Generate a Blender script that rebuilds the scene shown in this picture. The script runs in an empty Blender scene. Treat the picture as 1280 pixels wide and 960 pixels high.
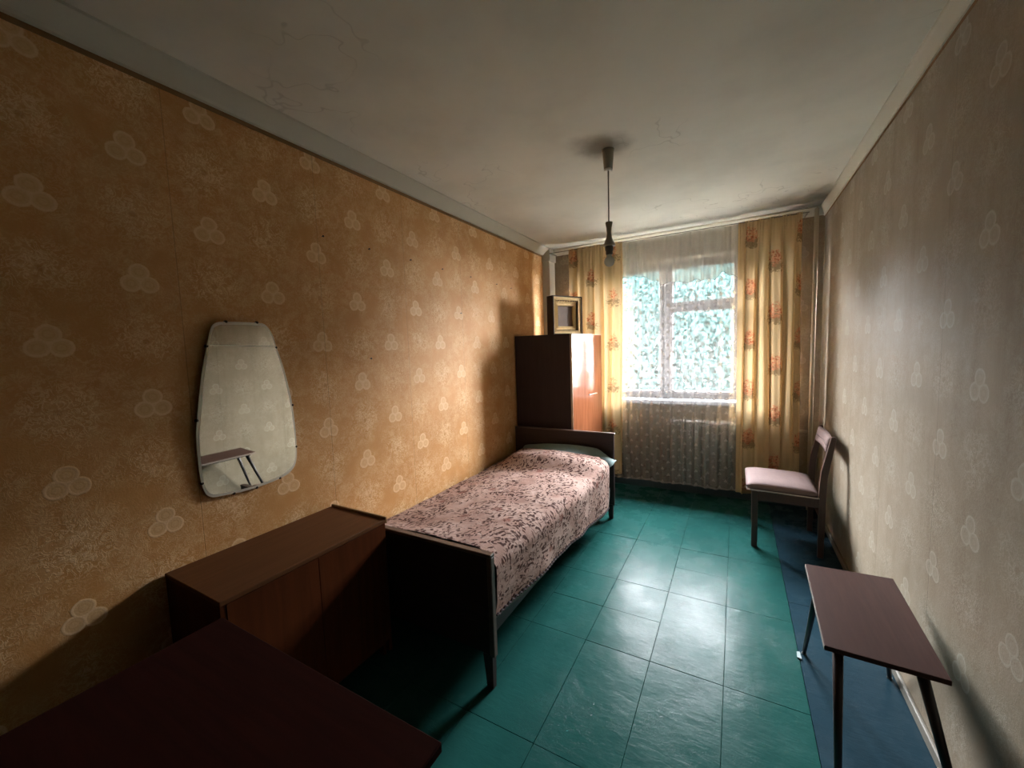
import bpy, bmesh, math, random
from math import sin, cos, pi, radians, sqrt, exp
from mathutils import Matrix, Vector, noise as mnoise

sc = bpy.context.scene
COL = sc.collection
random.seed(7)

# ------------------------------------------------------------------ camera
F_PX, YAW, PITCH, ROLL = 500.0, 29.308, -4.799, -1.893
CAM_H = 1.47
cd = bpy.data.cameras.new('camera')
cam = bpy.data.objects.new('camera', cd)
COL.objects.link(cam)
cd.sensor_fit = 'HORIZONTAL'
cd.sensor_width = 36.0
cd.lens = 36.0 * F_PX / 1280.0
cd.clip_start = 0.02
M = (Matrix.Rotation(radians(YAW), 4, 'Z') @ Matrix.Rotation(radians(90 + PITCH), 4, 'X')
     @ Matrix.Rotation(radians(ROLL), 4, 'Z'))
M.translation = Vector((0, 0, CAM_H))
cam.matrix_world = M
sc.camera = cam

# ------------------------------------------------------------------ view, sky, daylight
sc.view_settings.view_transform = 'Standard'
sc.view_settings.look = 'None'
sc.view_settings.gamma = 1.0
sc.view_settings.use_curve_mapping = False
sc.view_settings.exposure = 1.42

SKY = 120.0
world = bpy.data.worlds.new('overcast_sky')
sc.world = world
world.use_nodes = True
wn = world.node_tree.nodes
wl = world.node_tree.links
wn.clear()
w_out = wn.new('ShaderNodeOutputWorld')
w_bg = wn.new('ShaderNodeBackground')
w_tc = wn.new('ShaderNodeTexCoord')
w_sep = wn.new('ShaderNodeSeparateXYZ')
w_r = wn.new('ShaderNodeValToRGB')
w_r.color_ramp.elements[0].position = 0.0
w_r.color_ramp.elements[0].color = (0.95, 0.93, 0.95, 1)
w_r.color_ramp.elements[1].position = 0.9
w_r.color_ramp.elements[1].color = (0.90, 0.93, 1.0, 1)
wl.new(w_tc.outputs['Generated'], w_sep.inputs[0])
wl.new(w_sep.outputs['Z'], w_r.inputs[0])
wl.new(w_r.outputs[0], w_bg.inputs['Color'])
w_bg.inputs['Strength'].default_value = SKY
wl.new(w_bg.outputs[0], w_out.inputs[0])

# room (metres): camera stands at x=0, y=0
XL, XR, YF, YB, H = -1.87, 0.63, 4.25, -1.05, 2.56
WX0, WX1, WZ0, WZ1 = -1.28, 0.06, 0.93, 2.30      # window opening
WY = 4.42                                          # plane of the window frame

# daylight portal in the window opening (guides the sky's light, gives none itself)
pl = bpy.data.lights.new('window_portal', 'AREA')
pl.shape = 'RECTANGLE'
pl.size = WX1 - WX0
pl.size_y = WZ1 - WZ0
pl.cycles.is_portal = True
po = bpy.data.objects.new('window_portal', pl)
po.location = ((WX0 + WX1) / 2, 4.66, (WZ0 + WZ1) / 2)
po.rotation_euler = (radians(-90), 0, 0)
COL.objects.link(po)


# ------------------------------------------------------------------ mesh helpers
def BM():
    return bmesh.new()


def box(bm, x0, x1, y0, y1, z0, z1, bev=0.0, seg=1, mat=None):
    r = bmesh.ops.create_cube(bm, size=1.0)
    vs = r['verts']
    for v in vs:
        v.co = Vector(((x0 + x1) / 2 + v.co.x * (x1 - x0), (y0 + y1) / 2 + v.co.y * (y1 - y0),
                       (z0 + z1) / 2 + v.co.z * (z1 - z0)))
    if bev > 0:
        es = list({e for v in vs for e in v.link_edges})
        rb = bmesh.ops.bevel(bm, geom=es, offset=bev, segments=seg, affect='EDGES', profile=0.5)
        vs = list({v for f in rb['faces'] for v in f.verts} | {v for v in vs if v.is_valid})
    if mat is not None:
        bmesh.ops.transform(bm, matrix=mat, verts=[v for v in vs if v.is_valid])
    return bm


def lathe(bm, prof, cx, cy, n=24):
    """prof: list of (radius, z)"""
    rings = []
    for r, z in prof:
        rings.append([bm.verts.new((cx + r * cos(2 * pi * k / n), cy + r * sin(2 * pi * k / n), z)) for k in range(n)])
    for a, b in zip(rings, rings[1:]):
        for k in range(n):
            bm.faces.new((a[k], a[(k + 1) % n], b[(k + 1) % n], b[k]))
    if prof[0][0] > 1e-5:
        bm.faces.new(rings[0][::-1])
    if prof[-1][0] > 1e-5:
        bm.faces.new(rings[-1])
    return bm


def rod(bm, p, q, r0, r1=None, n=10):
    r1 = r0 if r1 is None else r1
    p, q = Vector(p), Vector(q)
    d = (q - p).normalized()
    a = d.orthogonal().normalized()
    b = d.cross(a)
    A = [bm.verts.new(p + (a * cos(t) + b * sin(t)) * r0) for t in [2 * pi * k / n for k in range(n)]]
    B = [bm.verts.new(q + (a * cos(t) + b * sin(t)) * r1) for t in [2 * pi * k / n for k in range(n)]]
    for k in range(n):
        bm.faces.new((A[k], A[(k + 1) % n], B[(k + 1) % n], B[k]))
    bm.faces.new(A[::-1])
    bm.faces.new(B)
    return bm


def prism(bm, pts, axis, a0, a1):
    """closed 2D outline pts extruded along axis ('x','y','z')"""
    def mk(p, t):
        if axis == 'y':
            return (p[0], t, p[1])
        if axis == 'x':
            return (t, p[0], p[1])
        return (p[0], p[1], t)
    A = [bm.verts.new(mk(p, a0)) for p in pts]
    B = [bm.verts.new(mk(p, a1)) for p in pts]
    n = len(pts)
    for k in range(n):
        bm.faces.new((A[k], A[(k + 1) % n], B[(k + 1) % n], B[k]))
    bm.faces.new(A[::-1])
    bm.faces.new(B)
    return bm


def grid(bm, nu, nv, fn, uvfn=None):
    V = [[bm.verts.new(fn(i / nu, j / nv)) for j in range(nv + 1)] for i in range(nu + 1)]
    uvl = bm.loops.layers.uv.new('uv') if uvfn and not bm.loops.layers.uv else (bm.loops.layers.uv.active if uvfn else None)
    for i in range(nu):
        for j in range(nv):
            f = bm.faces.new((V[i][j], V[i + 1][j], V[i + 1][j + 1], V[i][j + 1]))
            if uvl:
                for l, (a, b) in zip(f.loops, ((i, j), (i + 1, j), (i + 1, j + 1), (i, j + 1))):
                    l[uvl].uv = uvfn(a / nu, b / nv)
    return V


def wloc(o):
    v = Vector((0, 0, 0))
    while o is not None:
        v += o.location
        o = o.parent
    return v


def obj(name, bm, mat, parent=None, smooth=False, origin=None, label=None):
    base = wloc(parent) if parent else Vector((0, 0, 0))
    off = Vector(origin) if origin is not None else base
    bmesh.ops.translate(bm, verts=bm.verts, vec=-off)
    bmesh.ops.recalc_face_normals(bm, faces=bm.faces)
    me = bpy.data.meshes.new(name)
    bm.to_mesh(me)
    bm.free()
    if smooth:
        for p in me.polygons:
            p.use_smooth = True
    me.materials.append(mat)
    o = bpy.data.objects.new(name, me)
    o.location = off - base
    o.parent = parent
    COL.objects.link(o)
    if label:
        o['label'] = label
    return o


def tag(o, label=None, cat=None, group=None, kind=None):
    if label:
        o['label'] = label
    if cat:
        o['category'] = cat
    if group:
        o['group'] = group
    if kind:
        o['kind'] = kind
    return o


def thing(name, loc, label, cat, group=None):
    o = bpy.data.objects.new(name, None)
    o.empty_display_size = 0.1
    o.location = loc
    COL.objects.link(o)
    return tag(o, label, cat, group)


def struct(name, bm, mat, label=None):
    return tag(obj(name, bm, mat), label, None, None, 'structure')


# ------------------------------------------------------------------ shader helpers
class NT:
    def __init__(self, name):
        self.m = bpy.data.materials.new(name)
        self.m.use_nodes = True
        self.t = self.m.node_tree
        self.t.nodes.clear()
        self.out = self.t.nodes.new('ShaderNodeOutputMaterial')

    def node(self, kind, **kw):
        n = self.t.nodes.new('ShaderNode' + kind)
        for k, v in kw.items():
            setattr(n, k, v)
        return n

    def link(self, a, b):
        if isinstance(a, X):
            a = a.s
        self.t.links.new(a, b)

    def put(self, sock, v):
        if isinstance(v, X):
            self.link(v, sock)
        elif hasattr(v, 'is_output'):
            self.t.links.new(v, sock)
        elif isinstance(v, (tuple, list)):
            sock.default_value = (*v, 1.0) if len(v) == 3 and len(sock.default_value) == 4 else v
        else:
            sock.default_value = v

    def math(self, op, *a):
        n = self.node('Math', operation=op)
        for i, v in enumerate(a):
            self.put(n.inputs[i], v)
        return X(self, n.outputs[0])

    def smooth(self, v, a, b, kind='SMOOTHSTEP'):
        n = self.node('MapRange', interpolation_type=kind)
        self.put(n.inputs['Value'], v)
        rev = a > b
        n.inputs['From Min'].default_value = min(a, b)
        n.inputs['From Max'].default_value = max(a, b)
        n.inputs['To Min'].default_value = 1.0 if rev else 0.0
        n.inputs['To Max'].default_value = 0.0 if rev else 1.0
        return X(self, n.outputs['Result'])

    def pos(self, kind='Object'):
        tc = self.node('TexCoord')
        return tc.outputs[kind]

    def sep(self, v):
        n = self.node('SeparateXYZ')
        self.put(n.inputs[0], v)
        return [X(self, n.outputs[i]) for i in range(3)]

    def comb(self, x, y, z):
        n = self.node('CombineXYZ')
        for i, v in enumerate((x, y, z)):
            self.put(n.inputs[i], v)
        return n.outputs[0]

    def scale(self, v, s):
        n = self.node('Mapping')
        self.put(n.inputs['Vector'], v)
        n.inputs['Scale'].default_value = s
        return n.outputs[0]

    def noise(self, v, scale, detail=3.0, rough=0.55, dist=0.0, color=False):
        n = self.node('TexNoise')
        self.put(n.inputs['Vector'], v)
        n.inputs['Scale'].default_value = scale
        n.inputs['Detail'].default_value = detail
        n.inputs['Roughness'].default_value = rough
        n.inputs['Distortion'].default_value = dist
        return n.outputs['Color'] if color else X(self, n.outputs['Fac'])

    def voronoi(self, v, scale, feature='F1', rnd=1.0, outp='Distance'):
        n = self.node('TexVoronoi', feature=feature)
        self.put(n.inputs['Vector'], v)
        n.inputs['Scale'].default_value = scale
        n.inputs['Randomness'].default_value = rnd
        return X(self, n.outputs[outp])

    def mix(self, f, a, b):
        n = self.node('Mix', data_type='RGBA')
        self.put(n.inputs[0], f)
        self.put(n.inputs[6], a)
        self.put(n.inputs[7], b)
        return n.outputs[2]

    def bump(self, h, strength=0.3, dist=0.01):
        n = self.node('Bump')
        self.put(n.inputs['Height'], h)
        n.inputs['Strength'].default_value = strength
        n.inputs['Distance'].default_value = dist
        return n.outputs[0]

    def principled(self, color, rough=0.6, normal=None, **kw):
        n = self.node('BsdfPrincipled')
        self.put(n.inputs['Base Color'], color)
        self.put(n.inputs['Roughness'], rough)
        if normal is not None:
            self.put(n.inputs['Normal'], normal)
        for k, v in kw.items():
            self.put(n.inputs[k.replace('_', ' ')], v)
        return n.outputs[0]

    def done(self, shader):
        self.t.links.new(shader, self.out.inputs['Surface'])
        return self.m


class X:
    def __init__(self, t, s):
        self.t, self.s = t, s

    def __add__(self, o): return self.t.math('ADD', self, o)
    def __radd__(self, o): return self.t.math('ADD', self, o)
    def __sub__(self, o): return self.t.math('SUBTRACT', self, o)
    def __rsub__(self, o): return self.t.math('SUBTRACT', o, self)
    def __mul__(self, o): return self.t.math('MULTIPLY', self, o)
    def __rmul__(self, o): return self.t.math('MULTIPLY', self, o)
    def __truediv__(self, o): return self.t.math('DIVIDE', self, o)
    def abs(self): return self.t.math('ABSOLUTE', self)
    def round(self): return self.t.math('ROUND', self)
    def floor(self): return self.t.math('FLOOR', self)
    def sin(self): return self.t.math('SINE', self)
    def min(self, o): return self.t.math('MINIMUM', self, o)
    def max(self, o): return self.t.math('MAXIMUM', self, o)
    def mod(self, o): return self.t.math('FLOORED_MODULO', self, o)
    def pw(self, o): return self.t.math('POWER', self, o)
    def atan2(self, o): return self.t.math('ARCTAN2', self, o)


def ln(u, v):
    return (u * u + v * v).pw(0.5)


# ------------------------------------------------------------------ materials
def wallpaper(name, axis, base, light, dark, lace_amt=0.35, tref_amt=0.6, off=0.63, streak_amt=0.18):
    t = NT(name)
    P = t.pos()
    x, y, z = t.sep(P)
    h = y if axis == 'y' else x
    CW, CH = 0.2375, 0.225
    p = (h - off) / CW
    q = (z - 2.22) / CH
    i, j = p.round(), q.round()
    u, v = (p - i) * CW, (q - j) * CH
    par = (i + j).mod(2.0)
    wob = (t.noise(P, 30, 2) - 0.5) * 0.008
    d1 = ln(u, v - 0.023)
    d2 = ln(u - 0.0255, v + 0.020)
    d3 = ln(u + 0.0255, v + 0.020)
    m = d1.min(d2).min(d3) + wob
    even = 1.0 - t.smooth(par, 0.4, 0.6)
    tref = t.smooth(m, 0.032, 0.027) * even
    ring = t.smooth((m - 0.026).abs(), 0.006, 0.001) * even
    inner = t.smooth((m - 0.012).abs(), 0.004, 0.001) * even * 0.5
    odd = 1.0 - even
    r = ln(u, v)
    th = v.atan2(u)
    nz = t.noise(P, 45, 3)
    petal = ((th * 8.0 + nz * 5.0).sin() * 0.5 + 0.5)
    rings = ((r * 330.0 + nz * 6.0).sin() * 0.5 + 0.5)
    flower = t.smooth(r, 0.068, 0.03) * (petal * 0.6 + rings * 0.4) * odd
    core = t.smooth(r, 0.014, 0.006) * odd
    # lace-like curls between the motifs
    n1 = t.noise(P, 38, 3, 0.6, 1.4)
    curl = t.smooth((n1 - 0.5).abs(), 0.06, 0.01)
    mott = t.smooth(t.noise(P, 20, 4, 0.65, 0.6), 0.40, 0.62)
    n2 = t.noise(P, 5.5, 2)
    lace = (curl * 0.75 + mott * 0.55) * t.smooth(n2, 0.28, 0.52) * (1.0 - tref)
    around = curl * t.smooth(r, 0.12, 0.06) * odd
    fade = t.noise(P, 2.3, 3) * 0.6 + 0.65
    fac = (tref * 0.75 + ring * 0.55 - inner * 0.4).max(0.0) * tref_amt * fade + lace * lace_amt + around * lace_amt + flower * lace_amt * 0.75
    blotch = t.smooth(t.noise(P, 1.4, 4, 0.6), 0.30, 0.72)
    streak = t.smooth(t.noise(t.scale(P, (6.0, 6.0, 0.7)), 2.0, 4, 0.6), 0.4, 0.75)
    c = t.mix(blotch * 0.55, base, dark)
    c = t.mix(streak * streak_amt, c, dark)
    c = t.mix(fac.min(0.9), c, light)
    c = t.mix(core * 0.5, c, dark)
    fine = t.noise(P, 160, 3, 0.6)
    c = t.mix((fine - 0.3) * 0.55, c, dark)
    # paper seams and a scatter of old stains
    sm = ((h - 0.745 + 0.305).mod(0.61) - 0.305).abs()
    seam = t.smooth(sm + t.noise(t.scale(P, (0.3, 0.3, 4.0)), 3.0, 3) * 0.0016, 0.0030, 0.0014)
    c = t.mix(seam * 0.4, c, tuple(k * 0.35 for k in dark))
    spots = t.smooth(t.voronoi(P, 7.0), 0.045, 0.02) * t.smooth(t.noise(P, 3.0, 2), 0.5, 0.62)
    c = t.mix(spots * 0.3, c, tuple(k * 0.4 for k in dark))
    n = t.bump(fac * 0.5 + fine * 0.35 + t.noise(P, 6, 3) * 1.5 - seam, 0.35, 0.004)
    return t.done(t.principled(c, 0.62, n, Specular_IOR_Level=0.35))


def wood(name, base, dark, rough=0.45, axis='z', scale=1.0, spec=0.5, grain=0.5, coat=0.0):
    t = NT(name)
    P = t.pos()
    s = {'x': (0.6, 9, 9), 'y': (9, 0.6, 9), 'z': (9, 9, 0.6)}[axis]
    v = t.scale(P, tuple(k * scale for k in s))
    g = t.noise(v, 4.0, 5, 0.6, 0.6)
    g2 = t.noise(v, 16.0, 3, 0.6)
    c = t.mix(t.smooth(g, 0.3, 0.7) * grain + (g2 - 0.5) * 0.5 * grain, base, dark)
    n = t.bump(g2, 0.08, 0.002)
    return t.done(t.principled(c, t.math('ADD', (g2 - 0.5) * 0.15, rough), n, Specular_IOR_Level=spec, Coat_Weight=coat, Coat_Roughness=0.06))


def plain(name, col, rough=0.5, metallic=0.0, var=0.15, scale=12.0, bump=0.0, spec=0.5):
    t = NT(name)
    P = t.pos()
    g = t.noise(P, scale, 4, 0.6)
    c = t.mix(g * var * 2.0, col, tuple(k * 0.55 for k in col))
    n = t.bump(g, bump, 0.003) if bump else None
    return t.done(t.principled(c, rough, n, Metallic=metallic, Specular_IOR_Level=spec))


def ceiling_mat():
    t = NT('ceiling_distemper')
    P = t.pos()
    x, y, z = t.sep(P)
    base, dirt = (0.78, 0.775, 0.70), (0.20, 0.185, 0.145)
    n = t.noise(P, 1.6, 5, 0.6)
    c = t.mix(t.smooth(n, 0.35, 0.75) * 0.22, base, dirt)
    # soot above the lamp and grime creeping out of the window corners, ragged edged
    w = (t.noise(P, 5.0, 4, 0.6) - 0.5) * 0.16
    soot = t.smooth(ln(x + 0.66, y - 2.25) + w, 0.20, 0.03)
    c = t.mix(soot * 0.75, c, (0.16, 0.14, 0.11))
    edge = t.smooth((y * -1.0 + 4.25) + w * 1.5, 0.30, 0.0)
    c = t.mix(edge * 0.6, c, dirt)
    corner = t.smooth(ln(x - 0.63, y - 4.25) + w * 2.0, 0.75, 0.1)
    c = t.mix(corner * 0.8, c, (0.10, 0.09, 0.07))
    crack = t.smooth((t.noise(P, 2.2, 3) - 0.5).abs(), 0.006, 0.001) * t.smooth(t.noise(P, 1.3, 1), 0.5, 0.6)
    c = t.mix(crack * 0.25, c, dirt)
    b = t.bump(t.noise(P, 25, 5, 0.6) + t.noise(P, 3, 2) * 2.0, 0.12, 0.006)
    return t.done(t.principled(c, 0.85, b, Specular_IOR_Level=0.2))


def floor_mat(name, base, dark, worn):
    t = NT(name)
    P = t.pos('Object')
    g = t.node('NewGeometry')
    W = g.outputs['Position']
    n = t.noise(W, 2.1, 5, 0.6)
    c = t.mix(t.smooth(n, 0.3, 0.75) * 0.5, base, dark)
    wear = t.smooth(t.noise(W, 3.4, 6, 0.7), 0.52, 0.75)
    c = t.mix(wear * 0.35, c, worn)
    sc1 = t.noise(t.scale(W, (1.0, 5.0, 1.0)), 9.0, 4, 0.65, 1.5)
    scratch = t.smooth((sc1 - 0.5).abs(), 0.014, 0.002) * t.smooth(t.noise(W, 2.6, 2), 0.5, 0.62)
    c = t.mix(scratch * 0.35, c, tuple(k * 0.5 for k in dark))
    spk = t.smooth(t.voronoi(W, 9.0), 0.05, 0.02) * t.smooth(t.noise(W, 4.0, 1), 0.55, 0.6)
    c = t.mix(spk * 0.5, c, tuple(k * 0.3 for k in dark))
    hgt = (t.noise(W, 4.5, 3, 0.5) * 2.2 + t.noise(t.scale(W, (1, 3.5, 1)), 16.0, 3, 0.6, 1.0) * 0.32
           + t.noise(W, 60, 3, 0.6) * 0.10 - scratch * 0.25)
    b = t.bump(hgt, 0.20, 0.012)
    rough = t.noise(W, 7, 4) * 0.20 + 0.17 + wear * 0.08
    return t.done(t.principled(c, rough, b, Specular_IOR_Level=0.034))


def cloth_floral_curtain():
    t = NT('curtain_fabric')
    uv = t.pos('UV')
    u, v, _ = t.sep(uv)
    CU, CV = 0.27, 0.2175
    p, q = u / CU, v / CV
    i = p.round()
    qq = q + i * 1.0
    # bouquets on every second cell, columns staggered
    j = q.round()
    par = (i + j).mod(2.0)
    on = t.smooth(par, 0.6, 0.4)
    a, b = (p - i) * CU, (q - j) * CV
    vv = t.comb(u, v, 0.0)
    w = t.noise(vv, 38, 3, 0.6)
    r = ln(a, (b - 0.012) * 0.8)
    fl = t.smooth(r + (w - 0.5) * 0.085, 0.058, 0.044) * on
    pet = t.smooth(t.voronoi(vv, 48.0), 0.25, 0.6)
    gaps = t.smooth(t.noise(vv, 55, 2, 0.5, 1.5), 0.40, 0.52)
    r2 = ln(a * 0.7, b + 0.055)
    leaf = t.smooth(r2 + (t.noise(vv, 50, 3, 0.6, 1.0) - 0.5) * 0.16, 0.052, 0.038) * on
    base = t.mix(t.noise(vv, 3.0, 3) * 0.5, (0.72, 0.55, 0.31), (0.58, 0.41, 0.225))
    c = t.mix(leaf * 0.75, base, (0.24, 0.16, 0.08))
    c = t.mix(fl * (gaps * 0.7 + 0.15), c, t.mix(pet, (0.42, 0.10, 0.04), (0.70, 0.30, 0.16)))
    wv = ((u * 2600.0).sin() * (v * 2600.0).sin())
    n = t.bump(wv, 0.05, 0.001)
    d = t.node('BsdfDiffuse')
    t.put(d.inputs['Color'], c)
    t.put(d.inputs['Normal'], n)
    tr = t.node('BsdfTranslucent')
    t.put(tr.inputs['Color'], c)
    mx = t.node('MixShader')
    mx.inputs[0].default_value = 0.10
    t.link(d.outputs[0], mx.inputs[1])
    t.link(tr.outputs[0], mx.inputs[2])
    return t.done(mx.outputs[0])


def sheer_mat(name, base_cover, dots=True, hem_v=None, tint=(0.80, 0.80, 0.80)):
    t = NT(name)
    uv = t.pos('UV')
    u, v, _ = t.sep(uv)
    vv = t.comb(u, v, 0.0)
    cover = t.noise(vv, 26, 3) * 0.10 + (base_cover - 0.05)
    weave = t.smooth(t.noise(vv, 120, 2), 0.5, 0.7) * 0.06
    cover = cover + weave
    if dots:
        CU, CV = 0.056, 0.064
        p, q = u / CU, v / CV
        i, j = p.round(), q.round()
        on = t.smooth((i + j).mod(2.0), 0.6, 0.4)
        a, b = (p - i) * CU, (q - j) * CV
        m = ln(a, b - 0.006).min(ln(a - 0.0075, b + 0.005)).min(ln(a + 0.0075, b + 0.005))
        cover = cover + t.smooth(m, 0.0095, 0.006) * on * 0.60
    if hem_v is not None:
        cover = cover + t.smooth(v, hem_v + 0.022, hem_v + 0.018) * 0.35
    cover = cover.min(0.97)
    tp = t.node('BsdfTransparent')
    d = t.node('BsdfDiffuse')
    t.put(d.inputs['Color'], tint)
    tr = t.node('BsdfTranslucent')
    t.put(tr.inputs['Color'], tuple(k * 0.9 for k in tint))
    m1 = t.node('MixShader')
    m1.inputs[0].default_value = 0.006
    t.link(d.outputs[0], m1.inputs[1])
    t.link(tr.outputs[0], m1.inputs[2])
    m2 = t.node('MixShader')
    t.put(m2.inputs[0], cover)
    t.link(tp.outputs[0], m2.inputs[1])
    t.link(m1.outputs[0], m2.inputs[2])
    return t.done(m2.outputs[0])


def coverlet_mat():
    t = NT('coverlet_brocade')
    uv = t.pos('UV')
    u, v, _ = t.sep(uv)
    vv = t.comb(u, v, 0.0)
    base = t.mix(t.smooth(t.noise(vv, 4.5, 3), 0.35, 0.65), (0.35, 0.22, 0.18), (0.46, 0.325, 0.275))
    rib = ((u * 750.0).sin() * 0.5 + 0.5)
    c = t.mix(rib * 0.22, base, (0.30, 0.19, 0.165))
    # sprays of small leaves: stretched, swirled cells kept only inside garland-shaped patches
    sw = t.node('VectorMath', operation='ADD')
    t.put(sw.inputs[0], vv)
    sc_ = t.node('VectorMath', operation='SCALE')
    t.put(sc_.inputs[0], t.noise(vv, 8.0, 2, color=True))
    sc_.inputs['Scale'].default_value = 0.10
    t.link(sc_.outputs[0], sw.inputs[1])
    A = sw.outputs[0]
    l1 = t.voronoi(t.scale(A, (0.55, 1.3, 1)), 42.0)
    l2 = t.voronoi(t.scale(A, (1.35, 0.6, 1)), 36.0)
    gar = t.smooth(t.noise(vv, 6.0, 2, 0.5, 1.2), 0.40, 0.50)
    gar2 = t.smooth((t.noise(vv, 4.2, 1, 0.5, 0.8) - 0.5).abs(), 0.11, 0.05)
    leaves = (t.smooth(l1, 0.42, 0.32) * gar).max(t.smooth(l2, 0.40, 0.30) * gar2)
    stem = t.smooth((t.noise(A, 13.0, 1) - 0.5).abs(), 0.016, 0.006) * (gar.max(gar2))
    pat = leaves.max(stem * 0.8)
    c = t.mix(pat * 0.95, c, (0.055, 0.024, 0.020))
    ro = t.voronoi(vv, 5.2)
    rose = t.smooth(ro + (t.noise(vv, 30, 3) - 0.5) * 0.16, 0.20, 0.12)
    rp = t.smooth((t.noise(A, 34, 2, 0.5, 2.5) - 0.5).abs(), 0.07, 0.02)
    c = t.mix(rose * 0.75, c, t.mix(rp, (0.27, 0.10, 0.075), (0.085, 0.04, 0.033)))
    hl = t.smooth((t.noise(A, 24, 2) - 0.5).abs(), 0.03, 0.01) * t.smooth(gar, 0.2, 0.7)
    c = t.mix(hl * 0.35 * (1.0 - pat), c, (0.62, 0.50, 0.44))
    n = t.bump(pat * 0.8 + rib * 0.25 + t.noise(vv, 18, 3) * 2.0, 0.45, 0.004)
    return t.done(t.principled(c, 0.8, n, Specular_IOR_Level=0.04))


def fabric(name, col, rough=0.9, weave=900.0):
    t = NT(name)
    P = t.pos()
    x, y, z = t.sep(P)
    w = (x * weave).sin() * (y * weave).sin() * ((z * weave).sin() + 1.5)
    g = t.noise(P, 22, 4)
    c = t.mix(g * 0.6, col, tuple(k * 0.6 for k in col))
    n = t.bump(w * 0.3 + g, 0.3, 0.002)
    return t.done(t.principled(c, rough, n, Specular_IOR_Level=0.15))


def glass_pane():
    t = NT('window_glass')
    tp = t.node('BsdfTransparent')
    tp.inputs['Color'].default_value = (0.97, 0.98, 0.98, 1)
    gl = t.node('BsdfGlossy')
    gl.inputs['Roughness'].default_value = 0.02
    m = t.node('MixShader')
    m.inputs[0].default_value = 0.07
    t.link(tp.outputs[0], m.inputs[1])
    t.link(gl.outputs[0], m.inputs[2])
    return t.done(m.outputs[0])


def mirror_mat():
    t = NT('old_mirror_silver')
    P = t.pos()
    n = t.noise(P, 9, 4, 0.6)
    sp = t.smooth(t.voronoi(P, 22.0), 0.10, 0.03) * t.smooth(t.noise(P, 5, 2), 0.56, 0.66)
    c = t.mix(sp * 0.5, (0.80, 0.80, 0.72), (0.25, 0.2, 0.13))
    return t.done(t.principled(c, t.math('ADD', t.smooth(n, 0.4, 0.8) * 0.03, 0.015), None, Metallic=1.0))


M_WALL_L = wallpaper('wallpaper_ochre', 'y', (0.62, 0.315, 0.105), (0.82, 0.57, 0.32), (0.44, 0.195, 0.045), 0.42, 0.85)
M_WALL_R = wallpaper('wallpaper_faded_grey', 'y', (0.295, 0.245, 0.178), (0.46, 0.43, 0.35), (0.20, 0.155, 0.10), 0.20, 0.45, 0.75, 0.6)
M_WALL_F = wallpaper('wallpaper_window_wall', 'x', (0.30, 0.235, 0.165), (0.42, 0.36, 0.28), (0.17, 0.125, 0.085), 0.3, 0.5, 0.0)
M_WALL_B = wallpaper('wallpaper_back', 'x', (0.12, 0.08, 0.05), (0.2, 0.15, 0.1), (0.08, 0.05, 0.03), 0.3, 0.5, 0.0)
M_CEIL = ceiling_mat()
M_CORNICE = plain('cornice_plaster', (0.60, 0.585, 0.50), 0.8, var=0.14, scale=5, bump=0.1, spec=0.2)
M_BORDER = plain('wallpaper_border', (0.24, 0.13, 0.045), 0.8, var=0.2)
M_FLOOR = floor_mat('floor_paint_teal', (0.0135, 0.073, 0.064), (0.007, 0.044, 0.040), (0.028, 0.108, 0.100))
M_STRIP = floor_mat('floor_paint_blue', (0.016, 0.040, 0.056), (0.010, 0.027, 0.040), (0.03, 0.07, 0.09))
M_JOINT = plain('floor_joint', (0.008, 0.03, 0.026), 0.9)
M_FRAME = plain('window_paint', (0.115, 0.115, 0.122), 0.45, var=0.08, bump=0.05)
M_SILL = plain('windowsill_paint', (0.095, 0.10, 0.108), 0.35, var=0.06)
M_GLASS = glass_pane()
M_RAD = plain('radiator_paint', (0.72, 0.72, 0.70), 0.4, var=0.08)
M_PIPE = plain('pipe_paint', (0.50, 0.42, 0.31), 0.5, var=0.12)
M_CURT = cloth_floral_curtain()
M_SHEER = sheer_mat('sheer_net', 0.46, True, 0.10, (0.43, 0.405, 0.38))
M_VAL = sheer_mat('valance_net', 0.62, False, None, (0.70, 0.68, 0.62))
M_HEM = plain('valance_hem_thread', (0.15, 0.13, 0.11), 0.9)
M_WARD_SIDE = wood('wardrobe_side_wood', (0.042, 0.027, 0.027), (0.027, 0.018, 0.018), 0.6, 'z', spec=0.25, grain=0.5)
M_WARD_DOOR = wood('wardrobe_lacquer', (0.30, 0.105, 0.045), (0.15, 0.045, 0.02), 0.14, 'z', spec=0.3, coat=0.12)
M_WARD_EDGE = plain('wardrobe_edge_strip', (0.55, 0.43, 0.33), 0.4)
M_BED = wood('bed_dark_wood', (0.040, 0.022, 0.020), (0.022, 0.012, 0.012), 0.45, 'x', spec=0.4)
M_BED_EDGE = wood('bed_edge_wood', (0.115, 0.075, 0.058), (0.06, 0.04, 0.034), 0.35, 'x', spec=0.6)
M_COMM = wood('commode_veneer', (0.125, 0.052, 0.020), (0.08, 0.031, 0.012), 0.5, 'y', spec=0.08)
M_COMM_F = wood('commode_front_veneer', (0.085, 0.023, 0.007), (0.045, 0.012, 0.004), 0.5, 'z', spec=0.05)
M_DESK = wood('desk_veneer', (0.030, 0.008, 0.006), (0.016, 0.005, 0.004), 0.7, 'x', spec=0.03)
M_TABLE = wood('table_top_lacquer', (0.062, 0.028, 0.022), (0.038, 0.018, 0.015), 0.45, 'y', spec=0.08)
M_TABLE_EDGE = plain('table_edge_band', (0.30, 0.24, 0.21), 0.4)
M_LEG = wood('table_leg_black', (0.020, 0.014, 0.018), (0.010, 0.008, 0.010), 0.4, 'z')
M_CHAIR = wood('chair_frame_wood', (0.060, 0.030, 0.020), (0.030, 0.016, 0.012), 0.42, 'z')
M_PAD = fabric('chair_pad_fabric', (0.225, 0.16, 0.15))
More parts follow.
